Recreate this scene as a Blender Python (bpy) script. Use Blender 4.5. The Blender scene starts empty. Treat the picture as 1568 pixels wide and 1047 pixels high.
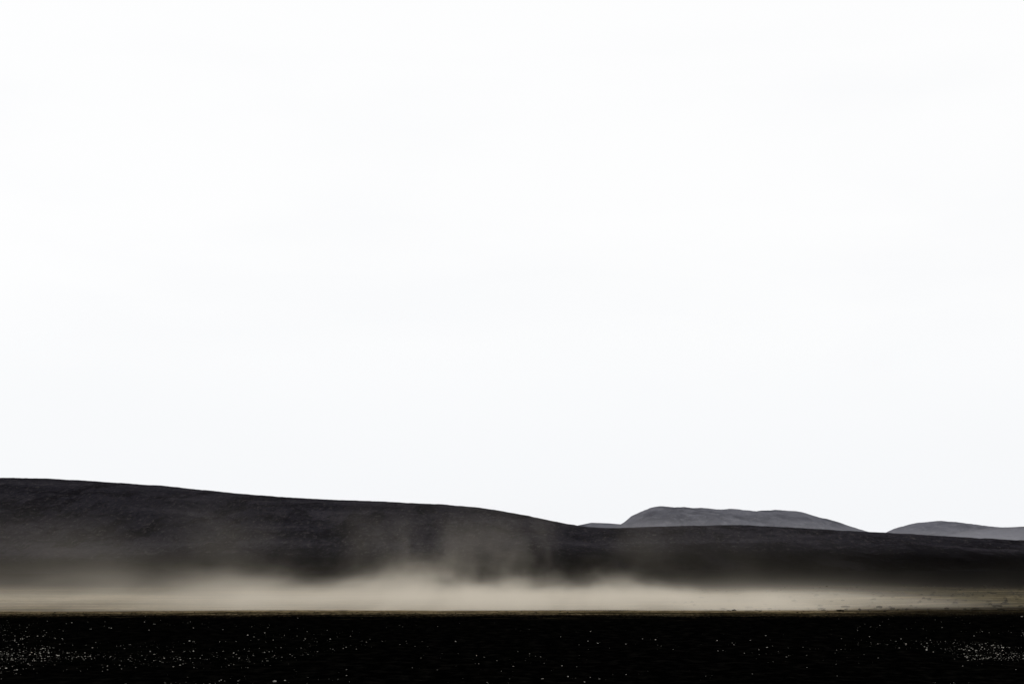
import bpy, math, numpy as np
rng=np.random.default_rng(7)
S=bpy.context.scene
# ---------------------------------------------------------------- noise
def _h(ix,iy,seed):
    n=(ix.astype(np.int64)*374761393+iy.astype(np.int64)*668265263+seed*1442695041)&0xffffffff
    n=((n^(n>>13))*1274126177)&0xffffffff
    n=n^(n>>16)
    return (n&0xffffff)/float(0xffffff)
def vnoise(x,y,seed=0):
    ix=np.floor(x);iy=np.floor(y);fx=x-ix;fy=y-iy
    fx=fx*fx*fx*(fx*(fx*6-15)+10);fy=fy*fy*fy*(fy*(fy*6-15)+10)
    a=_h(ix,iy,seed);b=_h(ix+1,iy,seed);c=_h(ix,iy+1,seed);d=_h(ix+1,iy+1,seed)
    return ((a*(1-fx)+b*fx)*(1-fy)+(c*(1-fx)+d*fx)*fy)*2-1
def fbm(x,y,o=5,seed=0):
    x=np.asarray(x,float);y=np.asarray(y,float);r=0;a=1;s=0
    for i in range(o):
        r=r+a*vnoise(x+i*17.3,y-i*9.1,seed+i);s+=a;a*=.5;x=x*2.03;y=y*2.03
    return r/s
def sstep(a,b,x):
    t=np.clip((x-a)/(b-a),0,1);return t*t*(3-2*t)
def sheet(name,X,Y,Z,mat):
    ny,nx=X.shape
    co=np.stack([X,Y,Z],-1).reshape(-1,3).astype(np.float32)
    i=np.arange(ny*nx).reshape(ny,nx)
    q=np.stack([i[:-1,:-1],i[:-1,1:],i[1:,1:],i[1:,:-1]],-1).reshape(-1,4)
    me=bpy.data.meshes.new(name)
    me.vertices.add(len(co));me.vertices.foreach_set('co',co.ravel())
    me.loops.add(q.size);me.loops.foreach_set('vertex_index',q.ravel().astype(np.int32))
    me.polygons.add(len(q));me.polygons.foreach_set('loop_start',(np.arange(len(q))*4).astype(np.int32))
    me.polygons.foreach_set('loop_total',np.full(len(q),4,np.int32))
    me.update(calc_edges=True);me.validate()
    me.polygons.foreach_set('use_smooth',np.ones(len(me.polygons),bool))
    me.materials.append(mat)
    o=bpy.data.objects.new(name,me);S.collection.objects.link(o);return o
# ---------------------------------------------------------------- node helper
class N:
    def __init__(s,nt):s.nt=nt;nt.nodes.clear()
    def n(s,t,**k):
        d=s.nt.nodes.new(t)
        for a,b in k.items():setattr(d,a,b)
        return d
    def put(s,sock,v):
        if hasattr(v,'is_output'):s.nt.links.new(v,sock)
        else:sock.default_value=v
    def m(s,op,a,b=0.,c=None,clamp=False):
        d=s.n('ShaderNodeMath',operation=op,use_clamp=clamp);s.put(d.inputs[0],a);s.put(d.inputs[1],b)
        if c is not None:s.put(d.inputs[2],c)
        return d.outputs[0]
    def mr(s,v,a,b,c,d,mode='SMOOTHSTEP'):
        k=s.n('ShaderNodeMapRange',interpolation_type=mode)
        for i,q in enumerate((v,a,b,c,d)):s.put(k.inputs[i],q)
        return k.outputs[0]
    def mix(s,f,a,b):
        k=s.n('ShaderNodeMix',data_type='RGBA');s.put(k.inputs[0],f);s.put(k.inputs[6],a);s.put(k.inputs[7],b);return k.outputs[2]
    def scl(s,v,x,y,z,loc=(0,0,0),rot=(0,0,0)):
        k=s.n('ShaderNodeMapping');s.put(k.inputs[0],v);k.inputs['Location'].default_value=loc;k.inputs['Rotation'].default_value=rot;k.inputs['Scale'].default_value=(x,y,z);return k.outputs[0]
    def noise(s,v,scale=1,det=4,rough=.5,dist=0):
        k=s.n('ShaderNodeTexNoise');s.put(k.inputs['Vector'],v);k.inputs['Scale'].default_value=scale;k.inputs['Detail'].default_value=det;k.inputs['Roughness'].default_value=rough;k.inputs['Distortion'].default_value=dist;return k.outputs[0]
def mat(name):
    m=bpy.data.materials.new(name);m.use_nodes=True;return m,N(m.node_tree)
def rgb(r,g,b):return (r,g,b,1)
def finish(n,col,bump=None,strength=.5,dist=.3):
    d=n.n('ShaderNodeBsdfDiffuse');n.put(d.inputs[0],col);d.inputs[1].default_value=.6
    if bump is not None:
        b=n.n('ShaderNodeBump');b.inputs['Strength'].default_value=strength;b.inputs['Distance'].default_value=dist
        n.put(b.inputs['Height'],bump);n.nt.links.new(b.outputs[0],d.inputs['Normal'])
    o=n.n('ShaderNodeOutputMaterial');n.nt.links.new(d.outputs[0],o.inputs[0])
# ---------------------------------------------------------------- materials
gm,n=mat('volcanic_sand')
pos=n.n('ShaderNodeNewGeometry').outputs['Position'];sep=n.n('ShaderNodeSeparateXYZ');n.put(sep.inputs[0],pos)
X,Y,Zz=sep.outputs
big=n.noise(n.scl(pos,.02,.05,.05),1,5,.6)
grain=n.noise(n.scl(pos,3,1.2,1),1,5,.8)
edge=n.m('ADD',Y,n.m('MULTIPLY',n.m('SUBTRACT',n.noise(n.scl(pos,.09,.3,.3),1,6,.65),.5),14))
edge=n.m('ADD',edge,n.m('MULTIPLY',n.m('SUBTRACT',grain,.5),34))
near=n.mr(edge,n.mr(X,24,46,115,114),n.mr(X,24,46,129,180),0,1)
far=n.mr(n.m('ADD',Y,n.m('MULTIPLY',big,110)),n.mr(X,-20,50,235,220),n.mr(X,-20,50,350,320),1,0)
streak=n.noise(n.scl(pos,.03,.22,.3),1,7,.72)
fine=n.noise(n.scl(pos,1.2,.8,1),1,5,.7)
tan=n.mix(n.mr(streak,.42,.62,0,1),rgb(.030,.023,.011),rgb(.22,.170,.098))
tan=n.mix(n.mr(X,25,60,0,1),tan,n.mix(n.mr(streak,.42,.62,0,1),rgb(.012,.010,.005),rgb(.16,.130,.068)))
tan=n.mix(n.mr(fine,.50,.60,0,.75),tan,rgb(.012,.009,.004))
ln=n.noise(n.scl(pos,.05,.9,.3),1,4,.7)
lines=n.m('MULTIPLY',n.mr(ln,.60,.70,0,.6),n.mr(Y,106,119,0,1))
black=n.mix(n.mr(fine,.45,.72,0,1),rgb(.0003,.0003,.0003),rgb(.0030,.0028,.0024))
black=n.mix(lines,black,rgb(.12,.10,.06))
black2=n.mix(n.mr(streak,.45,.7,0,1),rgb(.0010,.0010,.0011),rgb(.005,.0045,.005))
col=n.mix(far,black2,tan);col=n.mix(near,black,col)
finish(n,col,n.noise(pos,1.5,6,.7),.6,.25)
# hill
hm,n=mat('dark_hill_ash')
pos=n.n('ShaderNodeNewGeometry').outputs['Position'];sep=n.n('ShaderNodeSeparateXYZ');n.put(sep.inputs[0],pos)
X,Y,Zz=sep.outputs
st=n.noise(n.scl(pos,.010,.010,.12,rot=(0,.02,0)),1,8,.70)
gr=n.noise(n.scl(pos,.45,.12,.6),1,6,.8)
gul=n.noise(n.scl(pos,.06,.010,.02,rot=(0,0,.5)),1,6,.65)
low=n.mr(n.m('ADD',Zz,n.m('MULTIPLY',n.m('SUBTRACT',st,.5),10)),n.mr(X,-40,90,0,3),n.mr(X,-40,90,9,12),0,1)
c=n.mix(low,rgb(.0012,.0011,.0012),rgb(.0205,.0193,.0245))
c=n.mix(n.m('MULTIPLY',low,n.mr(st,.48,.62,0,.6)),c,rgb(.042,.039,.046))
c=n.mix(n.mr(st,.36,.46,.5,0),c,rgb(.007,.0067,.008))
c=n.mix(n.mr(gul,.38,.52,.72,0),c,rgb(.008,.0075,.009))
c=n.mix(n.m('MULTIPLY',low,n.mr(gr,.52,.66,0,.65)),c,rgb(.070,.064,.062))
c=n.mix(n.mr(gr,.34,.47,.75,0),c,rgb(.005,.005,.006))
finish(n,c,gr,1,2.2)
# far hills: aerial haze painted in as paler, bluish base colour
fm,n=mat('far_hill_painted_haze')
pos=n.n('ShaderNodeNewGeometry').outputs['Position'];sep=n.n('ShaderNodeSeparateXYZ');n.put(sep.inputs[0],pos)
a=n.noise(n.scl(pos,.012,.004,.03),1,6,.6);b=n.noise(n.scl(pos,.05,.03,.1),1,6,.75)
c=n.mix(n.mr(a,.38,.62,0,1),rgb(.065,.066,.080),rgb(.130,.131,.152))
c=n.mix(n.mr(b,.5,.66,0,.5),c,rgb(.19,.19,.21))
c=n.mix(n.mr(n.m('ADD',sep.outputs[2],n.m('MULTIPLY',a,40)),35,100,.8,0),c,rgb(.29,.29,.315))  # pale foot of the hills: low haze put into the colour
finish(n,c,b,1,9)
# ---------------------------------------------------------------- ground sheet
F=2154.;HZ=850.;CH=5.
ys=np.concatenate([np.linspace(-60,40,30),np.linspace(40.5,135,330),np.linspace(136,420,220),np.geomspace(424,9000,120)])
us=np.linspace(-1,1,620)
Yg,U=np.meshgrid(ys,us,indexing='ij');Xg=U*(np.abs(Yg)*.62+60)
def ground_z(x,y):
    lip=119+.03*x+2.2*fbm(x*.04,y*0,4,3)
    right=sstep(24,56,x)
    z=.10*fbm(x*.09,y*.09,4,1)*(1-.5*sstep(95,115,y))+.05*fbm(x*.7,y*.7,3,2)*(y<300)
    z=z-sstep(0,45,y-lip)*(1.1-.6*right)
    z=z+.5*fbm(x*.02,y*.03,4,5)*sstep(150,300,y)*(1-.3*right)
    return z
Zg=ground_z(Xg,Yg)
sheet('ground',Xg,Yg,Zg,gm)
# ---------------------------------------------------------------- main hill ridge
px=np.array([-500,-300,-120,0,70,150,240,300,360,420,480,560,620,670,710,745,780,810,840,865,885,920,960,1020,1080,1130,1200,1260,1330,1390,1440,1480,1530,1568,1700,1900,2200])
py=np.array([742,735,731.5,731,732,737,743,749,755,760,763,766.5,769,771,774,778,784,789,795.5,801,804.5,807.5,807.5,805,803.5,803,806,809.5,813.5,816.5,820,824,825.5,827,831,836,842])
def ridge(name,px,py,D,y0,y1,m,nx,ny,amp,seed,peak=1.024,zb=-3,vis=.955,k1=1.):
    xs=(px-784)/F*D*vis
    hs=CH+(HZ-py)/F*D
    hs=hs/peak
    xg=np.linspace(xs[0],xs[-1],nx);H=np.interp(xg,xs,hs)
    k=np.hanning(9);k/=k.sum();Hs=np.convolve(np.pad(H,4,mode='edge'),k,'valid')
    yg=np.concatenate([np.linspace(y0,D,ny),np.linspace(D,y1,ny//3)[1:]])
    Yh,Xh=np.meshgrid(yg,xg,indexing='ij')
    s=np.where(Yh<D,sstep(y0,D,Yh),1-sstep(D,y1,Yh))
    Hh=np.broadcast_to(Hs,Yh.shape)
    Z=zb+(Hh-zb)*s
    env=s*(1-s)*4
    Z=Z+amp*env*(fbm(Xh*30/D*k1,Yh*10/D*k1,5,seed))
    q=(Xh+.5*(Yh-D))
    gl=1-np.abs(fbm(q*70/D*k1,Yh*6/D,4,seed+3))*2
    Z=Z-amp*.5*env*np.clip(gl,0,1)**2
    Z=Z+amp*.10*fbm(Xh*90/D,Yh*60/D,4,seed+9)*s
    return sheet(name,Xh,Yh,Z,m)
ridge('hill',px,py,900.,400.,1500.,hm,1500,360,4.5,21)
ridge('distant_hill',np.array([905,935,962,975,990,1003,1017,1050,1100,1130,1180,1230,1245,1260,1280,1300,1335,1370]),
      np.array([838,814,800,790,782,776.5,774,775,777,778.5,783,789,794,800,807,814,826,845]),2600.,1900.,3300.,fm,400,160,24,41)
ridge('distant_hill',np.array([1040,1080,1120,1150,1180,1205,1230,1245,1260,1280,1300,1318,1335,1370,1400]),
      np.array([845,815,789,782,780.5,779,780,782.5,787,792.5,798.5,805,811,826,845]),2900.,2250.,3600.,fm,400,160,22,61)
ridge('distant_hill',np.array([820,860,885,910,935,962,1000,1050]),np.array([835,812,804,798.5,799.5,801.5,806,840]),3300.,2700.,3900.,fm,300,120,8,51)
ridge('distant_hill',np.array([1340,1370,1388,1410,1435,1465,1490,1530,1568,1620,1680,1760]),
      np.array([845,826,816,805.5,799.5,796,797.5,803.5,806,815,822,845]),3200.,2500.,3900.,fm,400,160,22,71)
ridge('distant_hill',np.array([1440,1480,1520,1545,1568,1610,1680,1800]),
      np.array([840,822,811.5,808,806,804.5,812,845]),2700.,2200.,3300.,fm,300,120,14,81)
# ---------------------------------------------------------------- pebbles (one mesh)
def stones(name,P,R,m):
    ico=np.array([(0,0,1),(.89,0,.45),(.28,.85,.45),(-.72,.53,.45),(-.72,-.53,.45),(.28,-.85,.45),(.72,.53,-.45),(-.28,.85,-.45),(-.89,0,-.45),(-.28,-.85,-.45),(.72,-.53,-.45),(0,0,-1)])
    fc=np.array([(0,1,2),(0,2,3),(0,3,4),(0,4,5),(0,5,1),(1,6,2),(2,7,3),(3,8,4),(4,9,5),(5,10,1),(6,7,2),(7,8,3),(8,9,4),(9,10,5),(10,6,1),(11,7,6),(11,8,7),(11,9,8),(11,10,9),(11,6,10)])
    k=len(P);j=1+rng.uniform(-.3,.3,(k,12,1))
    sc=np.stack([rng.uniform(.7,1.9,k),rng.uniform(.7,1.3,k),rng.uniform(.35,.8,k)],-1)[:,None]
    V=ico[None]*j*sc*R[:,None,None]
    a=rng.uniform(0,6.28,k)[:,None];x=V[...,0]*np.cos(a)-V[...,1]*np.sin(a);y=V[...,0]*np.sin(a)+V[...,1]*np.cos(a)
    V=np.stack([x,y,V[...,2]],-1)+P[:,None]
    f=(fc[None]+np.arange(k)[:,None,None]*12).reshape(-1,3)
    me=bpy.data.meshes.new(name);me.from_pydata(V.reshape(-1,3).tolist(),[],f.tolist());me.materials.append(m)
    o=bpy.data.objects.new(name,me);S.collection.objects.link(o);return o
pm,n=mat('pale_stone')
pos=n.n('ShaderNodeNewGeometry').outputs['Position']
v=n.noise(n.scl(pos,.9,.9,.9),1,2,.5);
finish(n,n.mix(n.mr(v,.38,.68,0,1),rgb(.05,.047,.041),rgb(.55,.53,.48)))
dm,n=mat('dark_stone');pos=n.n('ShaderNodeNewGeometry').outputs['Position']
finish(n,n.mix(n.noise(pos,2,3),rgb(.003,.003,.003),rgb(.03,.026,.018)))
k=300000
y=rng.uniform(40,116,k);x=rng.uniform(-1,1,k)*(y*.5+8)
c=fbm(x*.16,y*.10,5,37)
r0=x/y
side=np.clip((-r0-.06)/.28,0,1)+1.0*np.clip((r0-.22)/.14,0,1)
w=np.clip((c+.32)*1.3,0,1)**1.6*(.04+.9*side**1.3)*np.clip((110-y)/45,.05,1)
sel=rng.random(k)<w*.42
x,y=x[sel],y[sel];r=.005+.030*rng.random(len(x))**3.5+.03*(rng.random(len(x))<.015)
stones('pale_stones',np.stack([x,y,ground_z(x,y)+r*.3],-1),r,pm)
k=1500
y=121+rng.normal(0,4.0,k);x=rng.uniform(-60,60,k);r=.015+.07*rng.random(k)**4
k2=1500;y2=rng.uniform(128,250,k2);x2=rng.uniform(20,110,k2);r2=.04+.30*rng.random(k2)**5
x=np.r_[x,x2];y=np.r_[y,y2];r=np.r_[r,r2]
stones('dark_stones',np.stack([x,y,ground_z(x,y)+r*.2],-1),r,dm)
# ---------------------------------------------------------------- blowing dust (real volume)
vm,n=mat('dust')
pos=n.n('ShaderNodeNewGeometry').outputs['Position'];sep=n.n('ShaderNodeSeparateXYZ');n.put(sep.inputs[0],pos)
X,Y,Zz=sep.outputs
zp=n.m('MAXIMUM',n.m('ADD',Zz,1.1),0)
nb=n.noise(n.scl(pos,.075,.012,.12),1,3,.62,.2)
npm=n.noise(n.scl(pos,.115,.009,.065,rot=(0,.35,0)),1,4,.62,.2)
hs=n.mr(X,-8,40,2.3,.62)
hs=n.m('MULTIPLY',hs,n.mr(nb,.36,.64,.45,1.55,'LINEAR'))
amp=n.mr(X,-50,0,.17,1.0)
amp=n.m('MULTIPLY',amp,n.mr(X,34,60,1,.02))
q=n.m('DIVIDE',zp,hs)
lowd=n.m('MULTIPLY',n.m('EXPONENT',n.m('MULTIPLY',n.m('MULTIPLY',q,q),-1)),amp)
lowd=n.m('MULTIPLY',lowd,n.m('MULTIPLY',n.mr(nb,.37,.60,.4,1.35),.034))
bot=n.m('MULTIPLY',n.m('MULTIPLY',n.m('EXPONENT',n.m('MULTIPLY',zp,-1.3)),amp),.046)
pl=n.m('MULTIPLY',n.m('EXPONENT',n.m('MULTIPLY',zp,-.20)),n.mr(npm,.44,.64,.05,1))
pl=n.m('MULTIPLY',pl,n.mr(X,-12,40,.0078,.0012))
dens=n.m('ADD',n.m('ADD',lowd,bot),pl)
dens=n.m('MULTIPLY',dens,n.m('MULTIPLY',n.mr(Y,124,148,0,1),n.mr(Y,185,232,1,0)))
dens=n.m('MULTIPLY',dens,n.mr(Zz,7.0,13,1,0))
pv=n.n('ShaderNodeVolumePrincipled');pv.inputs['Color'].default_value=rgb(.99,.90,.755)
pv.inputs['Anisotropy'].default_value=.1
n.put(pv.inputs['Density'],dens)
o=n.n('ShaderNodeOutputMaterial');n.nt.links.new(pv.outputs[0],o.inputs['Volume'])
try: vm.cycles.volume_step_rate=.45
except Exception as e: print('step',e)
x0,x1,y0,y1,z0,z1=-120,76,123.5,232,-2.2,13
me=bpy.data.meshes.new('dust_cloud')
me.from_pydata([(x0,y0,z0),(x1,y0,z0),(x1,y1,z0),(x0,y1,z0),(x0,y0,z1),(x1,y0,z1),(x1,y1,z1),(x0,y1,z1)],[],[(3,2,1,0),(4,5,6,7),(0,1,5,4),(1,2,6,5),(2,3,7,6),(3,0,4,7)])
me.materials.append(vm);S.collection.objects.link(bpy.data.objects.new('dust_cloud',me))
# ---------------------------------------------------------------- sky, sun
W=bpy.data.worlds.new('World');S.world=W;W.use_nodes=True;n=N(W.node_tree)
el,az=math.radians(36),math.radians(-75)
sky=n.n('ShaderNodeTexSky',sky_type='NISHITA');sky.sun_disc=False;sky.sun_elevation=el;sky.sun_rotation=az
g=n.n('ShaderNodeTexCoord').outputs['Generated'];sp=n.n('ShaderNodeSeparateXYZ');n.put(sp.inputs[0],g)
cn=n.noise(n.scl(g,2.2,2.2,9),1,5,.5,.3)
base=n.mix(n.mr(sp.outputs[2],.0,.22,0,1),rgb(9.35,9.48,9.72),rgb(10.1,10.1,10.1))
cl=n.mix(n.mr(cn,.45,.72,0,.5),base,rgb(9.45,9.53,9.68))
c=n.mix(.97,sky.outputs[0],cl)
b=n.n('ShaderNodeBackground');n.put(b.inputs[0],c);b.inputs[1].default_value=.1
o=n.n('ShaderNodeOutputWorld');n.nt.links.new(b.outputs[0],o.inputs[0])
L=bpy.data.lights.new('sun','SUN');L.energy=1.5;L.angle=math.radians(12);L.color=(1,.96,.9)
lo=bpy.data.objects.new('sun',L);S.collection.objects.link(lo)
from mathutils import Vector
d=Vector((math.sin(az)*math.cos(el),math.cos(az)*math.cos(el),math.sin(el)))
lo.rotation_euler=d.to_track_quat('Z','Y').to_euler()
# ---------------------------------------------------------------- camera
cam=bpy.data.cameras.new('camera');cam.lens=36*F/1568;cam.sensor_width=36;cam.shift_y=(HZ-523.5)/1568
cam.clip_start=.5;cam.clip_end=20000
co=bpy.data.objects.new('camera',cam);co.location=(0,0,CH);co.rotation_euler=(math.pi/2,0,0)
S.collection.objects.link(co);S.camera=co
S.view_settings.view_transform='Standard';S.view_settings.look='None';S.view_settings.exposure=0
